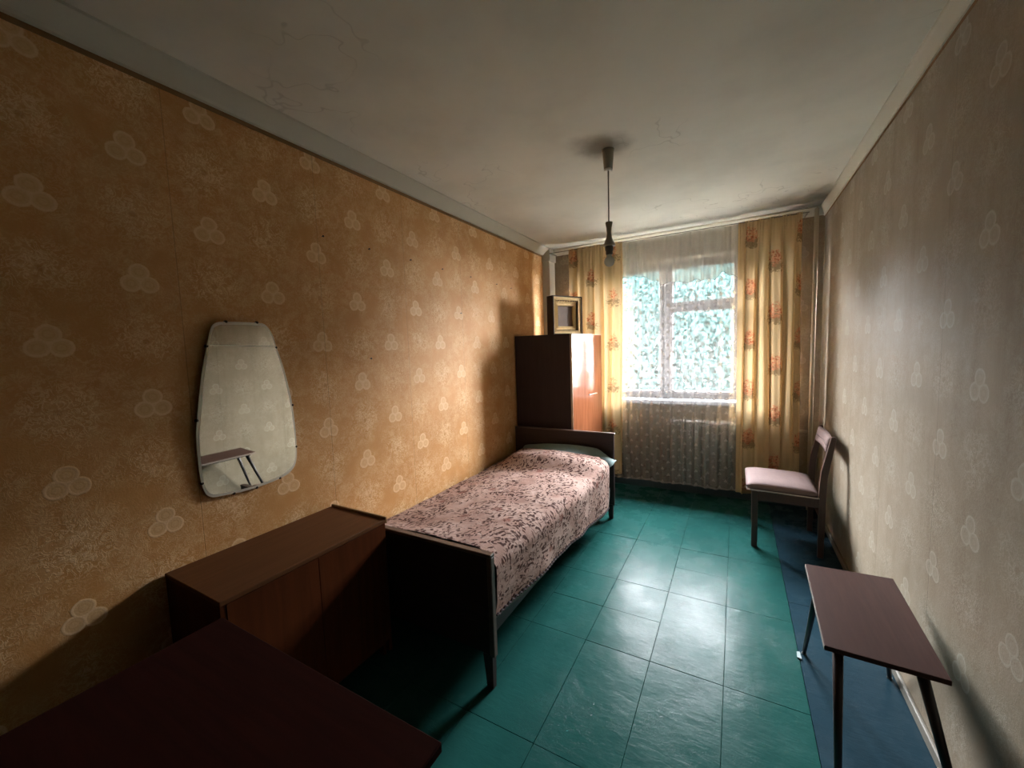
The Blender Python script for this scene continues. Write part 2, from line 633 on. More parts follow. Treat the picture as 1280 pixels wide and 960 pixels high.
M_PIPING = plain('chair_piping', (0.62, 0.55, 0.50), 0.7)
M_COVER = coverlet_mat()
M_BRAID = plain('coverlet_braid', (0.055, 0.035, 0.035), 0.9)
M_BLANKET = fabric('grey_green_blanket', (0.20, 0.22, 0.19))
M_PILLOW = fabric('teal_pillow_cotton', (0.19, 0.255, 0.25))
M_MIRROR = mirror_mat()
M_MIRROR_EDGE = plain('mirror_bevel_edge', (0.80, 0.74, 0.62), 0.35, 0.2, var=0.25, scale=30)
M_DARK = plain('dark_backing', (0.035, 0.022, 0.014), 0.8)
M_GOLD = plain('gilt_moulding', (0.78, 0.56, 0.27), 0.45, 0.15, var=0.35, scale=38, bump=0.4)
M_ICON = plain('aged_print', (0.17, 0.10, 0.065), 0.6, var=0.5, scale=16)
M_PLASTIC = plain('lamp_plastic', (0.33, 0.30, 0.235), 0.45, var=0.08)
M_PLASTIC_W = plain('lamp_plastic_white', (0.85, 0.84, 0.78), 0.4)
M_CORD = plain('lamp_cord', (0.16, 0.13, 0.10), 0.6)
M_METAL = plain('screw_metal', (0.40, 0.36, 0.30), 0.35, 0.9)
M_IRON = plain('rusty_nail', (0.05, 0.03, 0.02), 0.6, 0.5)
M_PAPER = plain('paper_white', (0.30, 0.38, 0.38), 0.7)


def bulb_mat():
    t = NT('bulb_glass')
    tp = t.node('BsdfTransparent')
    tp.inputs['Color'].default_value = (0.9, 0.9, 0.86, 1)
    g = t.node('BsdfGlossy')
    g.inputs['Roughness'].default_value = 0.10
    d = t.node('BsdfDiffuse')
    d.inputs['Color'].default_value = (0.85, 0.83, 0.80, 1)
    lw = t.node('LayerWeight')
    lw.inputs['Blend'].default_value = 0.25
    mx = t.node('MixShader')
    t.link(lw.outputs['Fresnel'], mx.inputs[0])
    t.link(tp.outputs[0], mx.inputs[1])
    t.link(g.outputs[0], mx.inputs[2])
    m2 = t.node('MixShader')
    m2.inputs[0].default_value = 0.45
    t.link(mx.outputs[0], m2.inputs[1])
    t.link(d.outputs[0], m2.inputs[2])
    return t.done(m2.outputs[0])


M_BULB = bulb_mat()


def leaf_mat(name, col):
    t = NT(name)
    g = t.node('NewGeometry')
    n = t.noise(g.outputs['Position'], 0.7, 2)
    c = t.mix(n, col, tuple(k * 0.75 for k in col))
    d = t.node('BsdfDiffuse')
    t.put(d.inputs['Color'], c)
    tr = t.node('BsdfTranslucent')
    t.put(tr.inputs['Color'], c)
    mx = t.node('MixShader')
    mx.inputs[0].default_value = 0.35
    t.link(d.outputs[0], mx.inputs[1])
    t.link(tr.outputs[0], mx.inputs[2])
    return t.done(mx.outputs[0])


M_LEAF = leaf_mat('tree_leaves', (0.0165, 0.0325, 0.031))
M_BARK = plain('tree_bark', (0.10, 0.08, 0.06), 0.9)
M_GROUND = plain('yard_ground', (0.03, 0.04, 0.035), 0.95, var=0.3, scale=2)
M_FACADE = plain('facade_panel', (0.42, 0.40, 0.37), 0.9)

# ------------------------------------------------------------------ room shell
TH = 0.15
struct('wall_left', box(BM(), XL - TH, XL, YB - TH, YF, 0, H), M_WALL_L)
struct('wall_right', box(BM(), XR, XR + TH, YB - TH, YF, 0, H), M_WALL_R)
struct('wall_back', box(BM(), XL - TH, XR + TH, YB - TH, YB, 0, H), M_WALL_B)
bm = BM()
OY = 4.64
box(bm, XL - TH, WX0, YF, OY, 0, H)
box(bm, WX1, XR + TH, YF, OY, 0, H)
box(bm, WX0, WX1, YF, OY, 0, WZ0 - 0.04)
box(bm, WX0, WX1, YF, OY, WZ1, H)
wf = struct('wall_far', bm, M_WALL_F)
struct('ceiling', box(BM(), XL - TH, XR + TH, YB - TH, OY, H, H + 0.2), M_CEIL)

fl = struct('floor', box(BM(), XL - TH, XR + TH, YB - TH, OY, -0.20, -0.010), M_JOINT)
xs = [-1.87, -1.56, -1.255, -0.95, -0.645, -0.335, -0.03, 0.275]
ys = [-1.05, -0.585, 0.015, 0.62, 1.222, 1.825, 2.425, 3.015, 3.62, 4.25]
rf = random.Random(3)
for a in range(len(xs) - 1):
    cuts = list(ys)
    if a == 4:
        cuts = sorted(cuts + [2.122, 3.315])
    if a == 5:
        cuts = sorted(cuts + [2.73])
    if a == 3:
        cuts = sorted(cuts + [2.122])
    for b in range(len(cuts) - 1):
        j = rf.uniform(-0.0007, 0.0007)
        g1, g2 = 0.0008, 0.0008
        obj('floor_tile', box(BM(), xs[a] + g1, xs[a + 1] - g1, cuts[b] + g2, cuts[b + 1] - g2, -0.0099, j, 0.0008), M_FLOOR, fl,
            origin=((xs[a] + xs[a + 1]) / 2, (cuts[b] + cuts[b + 1]) / 2, -0.0099))
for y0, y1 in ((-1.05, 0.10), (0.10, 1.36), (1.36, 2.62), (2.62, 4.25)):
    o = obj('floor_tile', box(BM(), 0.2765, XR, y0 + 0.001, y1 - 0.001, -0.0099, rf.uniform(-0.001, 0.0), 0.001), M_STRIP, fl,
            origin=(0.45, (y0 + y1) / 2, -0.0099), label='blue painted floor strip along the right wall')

# cornices: sloped plaster moulding with a small lip
cl = [(XL, H), (XL + 0.092, H), (XL + 0.092, H - 0.010), (XL + 0.080, H - 0.018), (XL + 0.030, H - 0.056), (XL + 0.022, H - 0.066), (XL, H - 0.066)]
struct('trim_1', prism(BM(), cl, 'y', YB, YF), M_CORNICE)
cr = [(XR, H), (XR - 0.040, H), (XR - 0.040, H - 0.012), (XR - 0.032, H - 0.020), (XR - 0.012, H - 0.055), (XR - 0.010, H - 0.066), (XR, H - 0.066)]
struct('trim_2', prism(BM(), cr, 'y', YB, YF), M_CORNICE)
cf = [(YF, H), (YF - 0.075, H), (YF - 0.075, H - 0.012), (YF - 0.060, H - 0.020), (YF - 0.020, H - 0.052), (YF - 0.016, H - 0.060), (YF, H - 0.060)]
struct('trim_3', prism(BM(), cf, 'x', XL, XR), M_CORNICE)
struct('trim_4', box(BM(), XL, XL + 0.003, YB, YF, H - 0.084, H - 0.066), M_BORDER)
struct('trim_5', box(BM(), XR - 0.003, XR, YB, YF, H - 0.076, H - 0.066), M_BORDER)
# boxed-in riser in the left window corner, capped with a cornice return
struct('trim_6', box(BM(), XL, XL + 0.085, 4.10, YF, 0, H - 0.07, 0.004), M_CORNICE)
struct('trim_7', box(BM(), XL, XL + 0.10, 4.085, YF, H - 0.135, H, 0.006), M_CORNICE)
M_BASE = plain('baseboard_paint', (0.06, 0.10, 0.11), 0.5, var=0.2)
M_BASE_R = plain('baseboard_grey_paint', (0.20, 0.185, 0.15), 0.55, var=0.25)
struct('baseboard_far', box(BM(), XL, XR, YF - 0.018, YF, 0, 0.07, 0.004), M_BASE)
struct('baseboard_right', box(BM(), XR - 0.014, XR, YB, YF - 0.02, 0, 0.045, 0.004), M_BASE_R)
struct('baseboard_left', box(BM(), XL, XL + 0.016, YB, YF - 0.02, 0, 0.06, 0.004), M_BASE)

# door in the wall behind the camera
dr = struct('door_1', box(BM(), -0.55, 0.25, YB, YB + 0.035, 0, 2.0, 0.004), M_FRAME)
for x0, x1 in ((-0.64, -0.55), (0.25, 0.34)):
    obj('door_frame', box(BM(), x0, x1, YB, YB + 0.045, 0, 2.09, 0.004), M_FRAME, dr)
obj('door_frame', box(BM(), -0.55, 0.25, YB, YB + 0.045, 2.0, 2.09, 0.004), M_FRAME, dr)
bm = BM()
rod(bm, (-0.48, YB + 0.03, 1.0), (-0.48, YB + 0.08, 1.0), 0.009)
rod(bm, (-0.485, YB + 0.078, 1.0), (-0.38, YB + 0.078, 1.0), 0.008)
obj('door_handle', bm, M_METAL, dr, True)

# ------------------------------------------------------------------ window
bm = BM()
d0, d1 = WY - 0.03, WY + 0.05
box(bm, WX0, WX0 + 0.05, d0, d1, WZ0, WZ1, 0.004)
box(bm, WX1 - 0.05, WX1, d0, d1, WZ0, WZ1, 0.004)
box(bm, WX0 + 0.05, WX1 - 0.05, d0, d1, WZ0, WZ0 + 0.035, 0.004)
box(bm, WX0 + 0.05, WX1 - 0.05, d0, d1, WZ1 - 0.045, WZ1, 0.004)
win = struct('window_1', bm, M_FRAME)
obj('mullion', box(BM(), -0.655, -0.600, d0 - 0.006, d1, WZ0 + 0.035, WZ1 - 0.045, 0.005), M_FRAME, win)
obj('transom', box(BM(), -0.600, WX1 - 0.05, d0 - 0.004, d1, 1.825, 1.865, 0.004), M_FRAME, win)


def sash(x0, x1, z0, z1, w=0.042):
    b = BM()
    y0, y1 = d0 - 0.014, d0 + 0.028
    box(b, x0, x0 + w, y0, y1, z0, z1, 0.004)
    box(b, x1 - w, x1, y0, y1, z0, z1, 0.004)
    box(b, x0 + w, x1 - w, y0, y1, z0, z0 + w, 0.004)
    box(b, x0 + w, x1 - w, y0, y1, z1 - w * 0.8, z1, 0.004)
    s = obj('sash', b, M_FRAME, win)
    obj('pane', box(BM(), x0 + w - 0.004, x1 - w + 0.004, d0 + 0.004, d0 + 0.008, z0 + w - 0.004, z1 - w * 0.8 + 0.004), M_GLASS, s)
    return s


sash(WX0 + 0.05, -0.655, WZ0 + 0.035, WZ1 - 0.045, 0.036)
s2 = sash(-0.600, WX1 - 0.05, WZ0 + 0.035, 1.825, 0.036)
s3 = sash(-0.600, WX1 - 0.05, 1.865, WZ1 - 0.045, 0.036)
bm = BM()
box(bm, -0.585, -0.572, d0 - 0.03, d0 - 0.014, 1.28, 1.40, 0.002)
rod(bm, (-0.578, d0 - 0.03, 1.34), (-0.578, d0 - 0.055, 1.34), 0.006)
rod(bm, (-0.578, d0 - 0.052, 1.35), (-0.578, d0 - 0.052, 1.26), 0.006)
obj('window_handle', bm, M_METAL, s2)
obj('windowsill', box(BM(), WX0 - 0.05, WX1 + 0.04, 4.165, d0 + 0.01, WZ0 - 0.045, WZ0 + 0.0, 0.006), M_SILL, win)
obj('outer_sill', box(BM(), WX0, WX1, d1, 4.74, WZ0 - 0.05, WZ0 - 0.02), M_METAL, win)

# ------------------------------------------------------------------ radiator and pipe
rad = thing('radiator', (-0.25, 4.19, 0.10), 'white cast iron radiator under the windowsill, seen through the net curtain', 'radiator')
proto = None
nsec = 9
for k in range(nsec):
    x = -0.53 + 0.072 * k
    if proto is None:
        b = BM()
        box(b, x - 0.029, x + 0.029, 4.158, 4.190, 0.12, 0.735, 0.014, 3)
        box(b, x - 0.029, x + 0.029, 4.206, 4.238, 0.12, 0.735, 0.014, 3)
        box(b, x - 0.033, x + 0.033, 4.162, 4.234, 0.66, 0.742, 0.018, 3)
        box(b, x - 0.033, x + 0.033, 4.162, 4.234, 0.115, 0.20, 0.018, 3)
        proto = obj('radiator_section', b, M_RAD, rad, True, origin=(x, 4.19, 0.10))
    else:
        c = proto.copy()
        COL.objects.link(c)
        c.parent = rad
        c.location = proto.location + Vector((0.072 * k, 0, 0))
for p_, q_, r_ in (((0.05, 4.20, 0.69), (0.546, 4.20, 0.69), 0.012), ((0.05, 4.20, 0.16), (0.546, 4.20, 0.16), 0.012)):
    obj('supply_pipe', rod(BM(), p_, q_, r_), M_PIPE, rad, True)
pp = thing('heating_pipe', (0.565, 4.19, 0), 'cream painted vertical heating pipe in the corner right of the curtain', 'pipe')
bm = rod(BM(), (0.565, 4.19, 0), (0.565, 4.19, H), 0.016, n=16)
obj('pipe_run', bm, M_PIPE, pp, True)
obj('pipe_bracket', box(BM(), 0.553, 0.577, 4.205, 4.25, 1.50, 1.52), M_METAL, pp)

# ------------------------------------------------------------------ curtains
CY = 4.052
rod_o = thing('curtain_rail', (-0.55, CY, 2.49), 'thin wire curtain rail strung under the cornice above the window', 'curtain rail')
bm = BM()
rod(bm, (XL + 0.105, CY, 2.492), (0.50, CY, 2.492), 0.0035, n=8)
obj('wire', bm, M_CORD, rod_o)
for x in (XL + 0.115, 0.49):
    b = BM()
    rod(b, (x, CY, 2.492), (x, YF - 0.02, 2.50), 0.005, n=8)
    obj('bracket', b, M_METAL, rod_o)


def curtain(name, x0, x1, zb, folds, seed, amp, label, fac=1.75, uoff=0.0, voff=0.0):
    rr = random.Random(seed)
    ph = [rr.uniform(0, 6.28) for _ in range(6)]
    W = x1 - x0

    def fn(s, t_):
        z = 2.50 + (zb - 2.50) * t_
        drift = 0.02 * sin(ph[0] + 2.2 * t_)
        x = x0 + W * s + (0.012 * sin(2 * pi * s * folds + ph[1]) + 0.006 * sin(9 * s + 5 * t_ + ph[2])) * sin(pi * min(1, s * 8) / 2) * sin(pi * min(1, (1 - s) * 8) / 2)
        x += drift * (0.3 + s) * t_
        a = amp * (0.45 + 0.55 * min(1.0, t_ * 3.0))
        y = CY + a * sin(2 * pi * s * folds + ph[3] + 0.5 * sin(3 * t_ + ph[4])) + 0.35 * a * sin(2 * pi * s * folds * 2.3 + ph[5])
        y += 0.006 * sin(s * 200) * exp(-t_ * 16)
        return (x, y, z)
    b = BM()
    grid(b, 150, 40, fn, lambda s, t_: (s * W * fac + uoff, (2.50 + (zb - 2.50) * t_) + voff))
    o = obj(name, b, M_CURT, None, True, origin=((x0 + x1) / 2, CY, zb))
    tag(o, label, 'curtain')
    # clothes-peg sized rings along the wire
    n = 7
    for k in range(n):
        s = (k + 0.5) / n
        p = fn(s, 0.0)
        rb = BM()
        mm = Matrix.Translation((p[0], CY, 2.492)) @ Matrix.Rotation(pi / 2, 4, 'Y')
        segs = 10
        ring = []
        for q in range(segs):
            aa = 2 * pi * q / segs
            ring.append([mm @ Vector(((0.009 + 0.0018 * cos(bb)) * cos(aa), (0.009 + 0.0018 * cos(bb)) * sin(aa), 0.0018 * sin(bb))) for bb in (0, pi / 2, pi, 3 * pi / 2)])
        vv = [[rb.verts.new(c) for c in r_] for r_ in ring]
        for q in range(segs):
            for e in range(4):
                rb.faces.new((vv[q][e], vv[(q + 1) % segs][e], vv[(q + 1) % segs][(e + 1) % 4], vv[q][(e + 1) % 4]))
        obj('curtain_ring', rb, M_METAL, o)
    return o


curtain('floral_curtain', -1.545, -0.985, 0.16, 6, 11, 0.022, 'yellow floral curtain hanging left of the window, behind the wardrobe', 1.28, -0.055, 0.20)
curtain('floral_curtain', 0.005, 0.455, 0.12, 5, 23, 0.022, 'yellow floral curtain hanging right of the window, behind the chair', 1.5, 0.13, 0.02)


def sheer_fn(zb, zt, yy, amp, folds, ph):
    def fn(s, t_):
        z = zt + (zb - zt) * t_
        x = -1.33 + 1.385 * s
        a = amp * (0.35 + 0.65 * t_)
        y = yy + a * sin(2 * pi * s * folds + ph + 0.6 * sin(2.4 * t_ + s * 4)) + 0.4 * a * sin(2 * pi * s * folds * 1.9 + 1.3 + t_)
        zz = z + 0.006 * sin(s * 21) * t_
        return (x, y, zz)
    return fn


bm = BM()
grid(bm, 200, 30, sheer_fn(0.105, 2.49, 4.128, 0.012, 15, 0.4), lambda s, t_: (s * 1.54, 0.105 + (2.49 - 0.105) * (1 - t_)))
sheer = obj('net_curtain', bm, M_SHEER, None, True, origin=(-0.5, 4.118, 0.105))
tag(sheer, 'white net curtain with small trefoil dots hanging over the window to the floor', 'net curtain')


def val_hem(s):
    # measured scallops of the hem
    pts = [(0, 2.150), (0.18, 2.15), (0.33, 2.085), (0.36, 2.055), (0.5, 2.065), (0.57, 2.045), (0.68, 2.060), (0.80, 2.050), (0.86, 2.10), (0.93, 2.075), (1.0, 2.02)]
    for (a, za), (b_, zb_) in zip(pts, pts[1:]):
        if s <= b_:
            k = (s - a) / (b_ - a)
            k = k * k * (3 - 2 * k)
            return za + (zb_ - za) * k + 0.007 * sin(s * 60)
    return pts[-1][1]


def val_fn(s, t_):
    zb = val_hem(s)
    z = 2.497 + (zb - 2.497) * t_
    a = 0.004 + 0.008 * t_
    y = 4.098 + a * sin(s * 75 + 2 * sin(s * 9)) + 0.5 * a * sin(s * 163 + 1)
    return (-1.02 + 1.05 * s, y, z)


bm = BM()
grid(bm, 220, 16, val_fn, lambda s, t_: (s * 1.7, t_ * 0.45))
val = obj('net_valance', bm, M_VAL, None, True, origin=(-0.5, 4.098, 2.02))
tag(val, 'short ruffled white net valance with a dark scalloped hem across the window top', 'valance')
bm = BM()
prev = None
for k in range(221):
    p = Vector(val_fn(k / 220, 1.0))
    if prev is not None:
        rod(bm, prev, p, 0.0022, n=4)
    prev = p
obj('hem', bm, M_HEM, val)

# ------------------------------------------------------------------ wardrobe
wx0, wx1, wy0, wy1, wz = XL + 0.012, -1.300, 3.395, 3.985, 1.603
wd = thing('wardrobe', ((wx0 + wx1) / 2, (wy0 + wy1) / 2, 0), 'dark low wardrobe with a glossy red-brown door, standing behind the bed headboard', 'wardrobe')
t0 = 0.018
obj('side_panel', box(BM(), wx0, wx1, wy0, wy0 + t0, 0.0, wz, 0.0015), M_WARD_SIDE, wd)
obj('side_panel', box(BM(), wx0, wx1, wy1 - t0, wy1, 0.0, wz, 0.0015), M_WARD_SIDE, wd)
obj('top_panel', box(BM(), wx0, wx1, wy0 + t0, wy1 - t0, wz - t0, wz - 0.0005), M_WARD_SIDE, wd)
obj('bottom_panel', box(BM(), wx0, wx1, wy0 + t0, wy1 - t0, 0.08, 0.08 + t0), M_WARD_SIDE, wd)
obj('back_panel', box(BM(), wx0, wx0 + 0.006, wy0 + t0, wy1 - t0, 0.098, wz - t0), M_WARD_SIDE, wd)
obj('plinth', box(BM(), wx1 - 0.05, wx1 - 0.032, wy0 + t0, wy1 - t0, 0.0, 0.08), M_WARD_SIDE, wd)
obj('shelf', box(BM(), wx0 + 0.006, wx1 - 0.03, wy0 + t0, wy1 - t0, 1.30, 1.318), M_WARD_SIDE, wd)
ang = radians(-9.5)
Md = Matrix.Translation((wx1 + 0.002, wy0 + 0.003, 0)) @ Matrix.Rotation(ang, 4, 'Z')
door = obj('door', box(BM(), 0.0, 0.018, 0.0, wy1 - wy0 - 0.008, 0.085, wz - 0.010, 0.0015, mat=Md), M_WARD_DOOR, wd, label='glossy red-brown lacquered door standing slightly ajar')
obj('edge_strip', box(BM(), 0.0, 0.0195, 0.0, wy1 - wy0 - 0.008, wz - 0.010, wz - 0.002, mat=Md), M_WARD_EDGE, door)
obj('edge_strip', box(BM(), -0.001, 0.0195, -0.003, 0.0, 0.085, wz - 0.002, mat=Md), M_WARD_EDGE, door)
bm = BM()
box(bm, 0.018, 0.030, 0.30, 0.46, 1.018, 1.026, 0.002, mat=Md)
box(bm, 0.016, 0.024, 0.32, 0.33, 1.016, 1.028, mat=Md)
box(bm, 0.016, 0.024, 0.43, 0.44, 1.016, 1.028, mat=Md)
obj('handle', bm, M_METAL, door)

# ------------------------------------------------------------------ framed picture case on the wardrobe
ia = radians(-28)       # direction the front faces
Mi = Matrix.Translation((-1.395, 3.620, wz)) @ Matrix.Rotation(ia + pi / 2, 4, 'Z')   # local -y is the front
ic = thing('picture_case', (-1.44, 3.66, wz), 'small gilt framed picture in a dark deep case, standing on the wardrobe', 'picture')
IW, IH, ID = 0.180, 0.362, 0.095
bm = BM()
box(bm, -IW, -IW + 0.010, 0, ID, 0, IH, mat=Mi)
box(bm, IW - 0.010, IW, 0, ID, 0, IH, mat=Mi)
box(bm, -IW + 0.010, IW - 0.010, 0, ID, 0, 0.010, mat=Mi)
box(bm, -IW + 0.010, IW - 0.010, 0, ID, IH - 0.010, IH, mat=Mi)
box(bm, -IW + 0.010, IW - 0.010, ID - 0.006, ID, 0.010, IH - 0.010, mat=Mi)
obj('case', bm, M_DARK, ic)


def frame_bars(bm, hw, z0, z1, w, ya, yb, M_):
    """four mitred bars with a raised inner lip"""
    o = [(-hw, z0), (hw, z0), (hw, z1), (-hw, z1)]
    i_ = [(-hw + w, z0 + w), (hw - w, z0 + w), (hw - w, z1 - w), (-hw + w, z1 - w)]
    m_ = [(-hw + w * 0.45, z0 + w * 0.45), (hw - w * 0.45, z0 + w * 0.45), (hw - w * 0.45, z1 - w * 0.45), (-hw + w * 0.45, z1 - w * 0.45)]
    L = [(o, yb), (o, ya), (m_, ya + 0.008), (i_, ya + 0.002), (i_, yb)]
    R = [[bm.verts.new(M_ @ Vector((p[0], y, p[1]))) for p in pts] for pts, y in L]
    for a, b in zip(R, R[1:] + R[:1]):
        for k in range(4):
            bm.faces.new((a[k], a[(k + 1) % 4], b[(k + 1) % 4], b[k]))


bm = BM()
frame_bars(bm, IW - 0.010, 0.010, IH - 0.010, 0.030, 0.006, 0.030, Mi)
obj('outer_moulding', bm, M_GOLD, ic)
bm = BM()
frame_bars(bm, 0.128, 0.048, IH - 0.056, 0.032, 0.034, 0.062, Mi)
gf = obj('inner_frame', bm, M_GOLD, ic)
bm = BM()
for k in range(26):
    x = -0.120 + 0.24 * k / 25
    zz = IH - 0.052 + 0.004 * sin(k * 1.9)
    box(bm, x - 0.005, x + 0.005, 0.024, 0.034, zz - 0.007, zz + 0.007, 0.002, mat=Mi)
obj('ornament_band', bm, M_GOLD, gf)
obj('picture_print', box(BM(), -0.098, 0.098, 0.056, 0.058, 0.080, IH - 0.088, mat=Mi), M_ICON, ic)

# ------------------------------------------------------------------ bed
BX0, BX1 = -1.835, -0.890
FY, HY = 1.37, 3.31
bed = thing('bed', ((BX0 + BX1) / 2, (FY + HY) / 2, 0), 'narrow single bed with dark wooden head and foot boards, against the left wall', 'bed')
obj('footboard', box(BM(), BX0, BX1 - 0.024, FY - 0.012, FY + 0.010, 0.155, 0.600, 0.003), M_BED, bed)
obj('footboard_cap', box(BM(), BX0, BX1, FY - 0.018, FY + 0.014, 0.598, 0.613, 0.003), M_BED_EDGE, bed)
obj('footboard_cap', box(BM(), BX1 - 0.024, BX1, FY - 0.016, FY + 0.012, 0.150, 0.599, 0.003), M_BED_EDGE, bed)
obj('headboard', box(BM(), BX0, BX1 + 0.0, HY - 0.010, HY + 0.012, 0.12, 0.740, 0.003), M_BED, bed)
obj('headboard_cap', box(BM(), BX0, BX1 + 0.008, HY - 0.014, HY + 0.016, 0.738, 0.748, 0.003), M_BED_EDGE, bed)
obj('side_rail', box(BM(), BX1 - 0.065, BX1 - 0.045, FY + 0.012, HY - 0.012, 0.20, 0.32, 0.002), M_BED, bed)
obj('side_rail', box(BM(), BX0 + 0.01, BX0 + 0.03, FY + 0.012, HY - 0.012, 0.20, 0.32, 0.002), M_BED, bed)
obj('slat_base', box(BM(), BX0 + 0.03, BX1 - 0.065, FY + 0.012, HY - 0.012, 0.28, 0.31), M_BED, bed)
for x in (BX0 + 0.035, BX1 - 0.035):
    for y, top in ((FY, 0.156), (HY, 0.13)):
        b = BM()
        xo = 0.012 if x > -1.3 else -0.012
        P0, P1 = (0.024, 0.016), (0.016, 0.012)
        va = [b.verts.new((x + sx * P0[0], y + sy * P0[1], top)) for sx, sy in ((-1, -1), (1, -1), (1, 1), (-1, 1))]
        vb = [b.verts.new((x + xo * 0.4 + sx * P1[0], y + sy * P1[1], 0.0)) for sx, sy in ((-1, -1), (1, -1), (1, 1), (-1, 1))]
        for k in range(4):
            b.faces.new((va[k], va[(k + 1) % 4], vb[(k + 1) % 4], vb[k]))
        b.faces.new(va)
        b.faces.new(vb[::-1])
        obj('leg', b, M_BED, bed)

mt = obj('mattress', box(BM(), BX0 + 0.035, BX1 - 0.040, FY + 0.02, HY - 0.02, 0.322, 0.425, 0.03, 3), M_BLANKET, None, True, origin=(-1.36, 2.34, 0.315))
tag(mt, 'thin grey-green mattress lying on the bed under the brown coverlet', 'mattress')


def lerp(a, b, k):
    return a + (b - a) * k


def sst(k):
    k = max(0.0, min(1.0, k))
    return k * k * (3 - 2 * k)


def drape(y, s, hem_extra=0.0, inset=0.0, lift=0.0):
    """s: metres across from the wall edge; runs over the top then down the free side"""
    k = (y - 1.40) / (3.20 - 1.40)
    zr = lerp(0.600, 0.505, k)                       # free edge height
    zw = 0.470 + 0.085 * exp(-((y - 1.385) / 0.14) ** 2)   # wall edge
    pil = sst((y - 2.72) / 0.26)
    xr = BX1 + 0.004 + 0.010 * k - inset
    x0 = -1.845
    R = 0.075
    top = (xr - R) - x0
    arc = R * pi / 2
    wr = 0.010 * mnoise.noise(Vector((s * 5, y * 4, 1.7))) + 0.004 * mnoise.noise(Vector((s * 16, y * 13, 4.2)))
    if s <= top:
        q = s / top
        z = lerp(zw, zr, sst(q) * 0.55 + q * 0.45) + 0.018 * sin(pi * q) + pil * (0.01 + 0.090 * sst(q * 4.5) * (1 - 0.30 * sst((q - 0.45) / 0.55))) + wr + 0.012 * exp(-((y - 1.39) / 0.10) ** 2)
        return Vector((x0 + s, y, z - inset + lift))
    fold = (0.0045 * sin(y * 11 + 0.9 * sin(y * 5)) + 0.010 * mnoise.noise(Vector((y * 5.0 + s * 3.0, s * 6.0, 3.3))))
    pz = pil * 0.058
    zc = zr + pz - R
    if s <= top + arc:
        a = (s - top) / R
        return Vector((xr - R + R * sin(a) + fold * 0.3 * sin(a), y, zc + R * cos(a) + wr * (1 - a / 1.6) - inset + lift))
    hem = lerp(0.322, 0.165, k) - hem_extra + 0.10 * sst((y - 3.02) / 0.12) * 0.0
    drop = zc - hem
    f = (s - top - arc) / (SMAX - top - arc)
    return Vector((xr + fold * (0.3 + 1.0 * f) - 0.010 * f, y, zc - drop * min(1.0, f) - inset * (1 - f)))


SMAX = 1.30


def drape_obj(name, mat, y0, y1, hem_extra, inset, bump_y=None):
    b = BM()
    nv = 110

    def fn(i, j):
        y = lerp(y0, y1, i)
        # spend samples well: 60 % over the top, the rest over the edge
        return drape(y, j * SMAX, hem_extra, inset)
    grid(b, 150, nv, fn, lambda i, j: (lerp(y0, y1, i), j * SMAX))
    return b


b = drape_obj('c', M_COVER, FY + 0.020, 3.115, 0.0, 0.0)
# short tuck of cloth lapping over the foot board edge
cov = obj('coverlet', b, M_COVER, None, True, origin=(-1.36, 2.34, 0.50))
tag(cov, 'dusty pink bed coverlet woven with dark brown flowers and leaves, spread over the bed', 'coverlet')
bm = BM()
prev = None
n = 420
for k in range(n + 1):
    y = lerp(FY + 0.020, 3.115, k / n)
    p = drape(y, SMAX) + Vector((0.004, 0, 0.004 * sin(k * 0.75)))
    if prev is not None:
        rod(bm, prev, p, 0.0055, n=5)
    prev = p
obj('braid_edging', bm, M_BRAID, cov, label='dark braid sewn along the hem')

b = BM()
grid(b, 100, 12, lambda i, j: drape(lerp(FY + 0.022, 3.17, i), lerp(1.14, SMAX, j), 0.026 + 0.012 * sin(i * 9), 0.012), None)
bl = obj('blanket', b, M_BLANKET, None, True, origin=(-0.9, 2.3, 0.3))
tag(bl, 'grey-green blanket edge hanging just below the braided hem of the coverlet', 'blanket')

# pillow: a soft flattened bag
bm = BM()
px0, px1, py0, py1 = -1.720, -0.862, 2.86, 3.288
pts = 40


def pil_pt(u, v, sgn):
    # u,v in -1..1
    e = (max(0.0, 1 - abs(u) ** 3.2) ** 0.5) * (max(0.0, 1 - abs(v) ** 2.6) ** 0.55)
    cx, cy = (px0 + px1) / 2, (py0 + py1) / 2
    pin = 1 - 0.05 * (abs(v) ** 2) * (1 - abs(u))
    x = cx + u * (px1 - px0) / 2 * (1 - 0.04 * (1 - abs(v)))
    x -= 0.055 * max(0.0, u) * sst((0.62 - v) / 0.4)
    y = cy + v * (py1 - py0) / 2 * (1 - 0.05 * (1 - abs(u)))
    q = (x + 1.845) / 0.9
    k = (y - 1.40) / 1.80
    zc = lerp(0.470, lerp(0.600, 0.505, k), sst(q) * 0.55 + q * 0.45) + 0.018 * sin(pi * min(1, q))
    zc += 0.034 - 0.075 * sst((u - 0.60) / 0.40)
    z = zc + sgn * (0.050 if sgn > 0 else 0.045) * e * (1 - 0.50 * sst((u - 0.1) / 0.9)) + 0.004 * mnoise.noise(Vector((x * 9, y * 9, sgn)))
    return Vector((x, y, z + 0.062 * sst((v - 0.15) / 0.75) - 0.02 * sst(-v)))


for sgn in (1, -1):
    grid(bm, pts, pts // 2, lambda i, j, s=sgn: pil_pt(i * 2 - 1, j * 2 - 1, s))
bmesh.ops.remove_doubles(bm, verts=bm.verts, dist=0.0004)
pw_ = obj('pillow', bm, M_PILLOW, None, True, origin=(-1.3, 3.05, 0.47))
tag(pw_, 'flat teal-grey pillow at the headboard, poking out from under the coverlet', 'pillow')

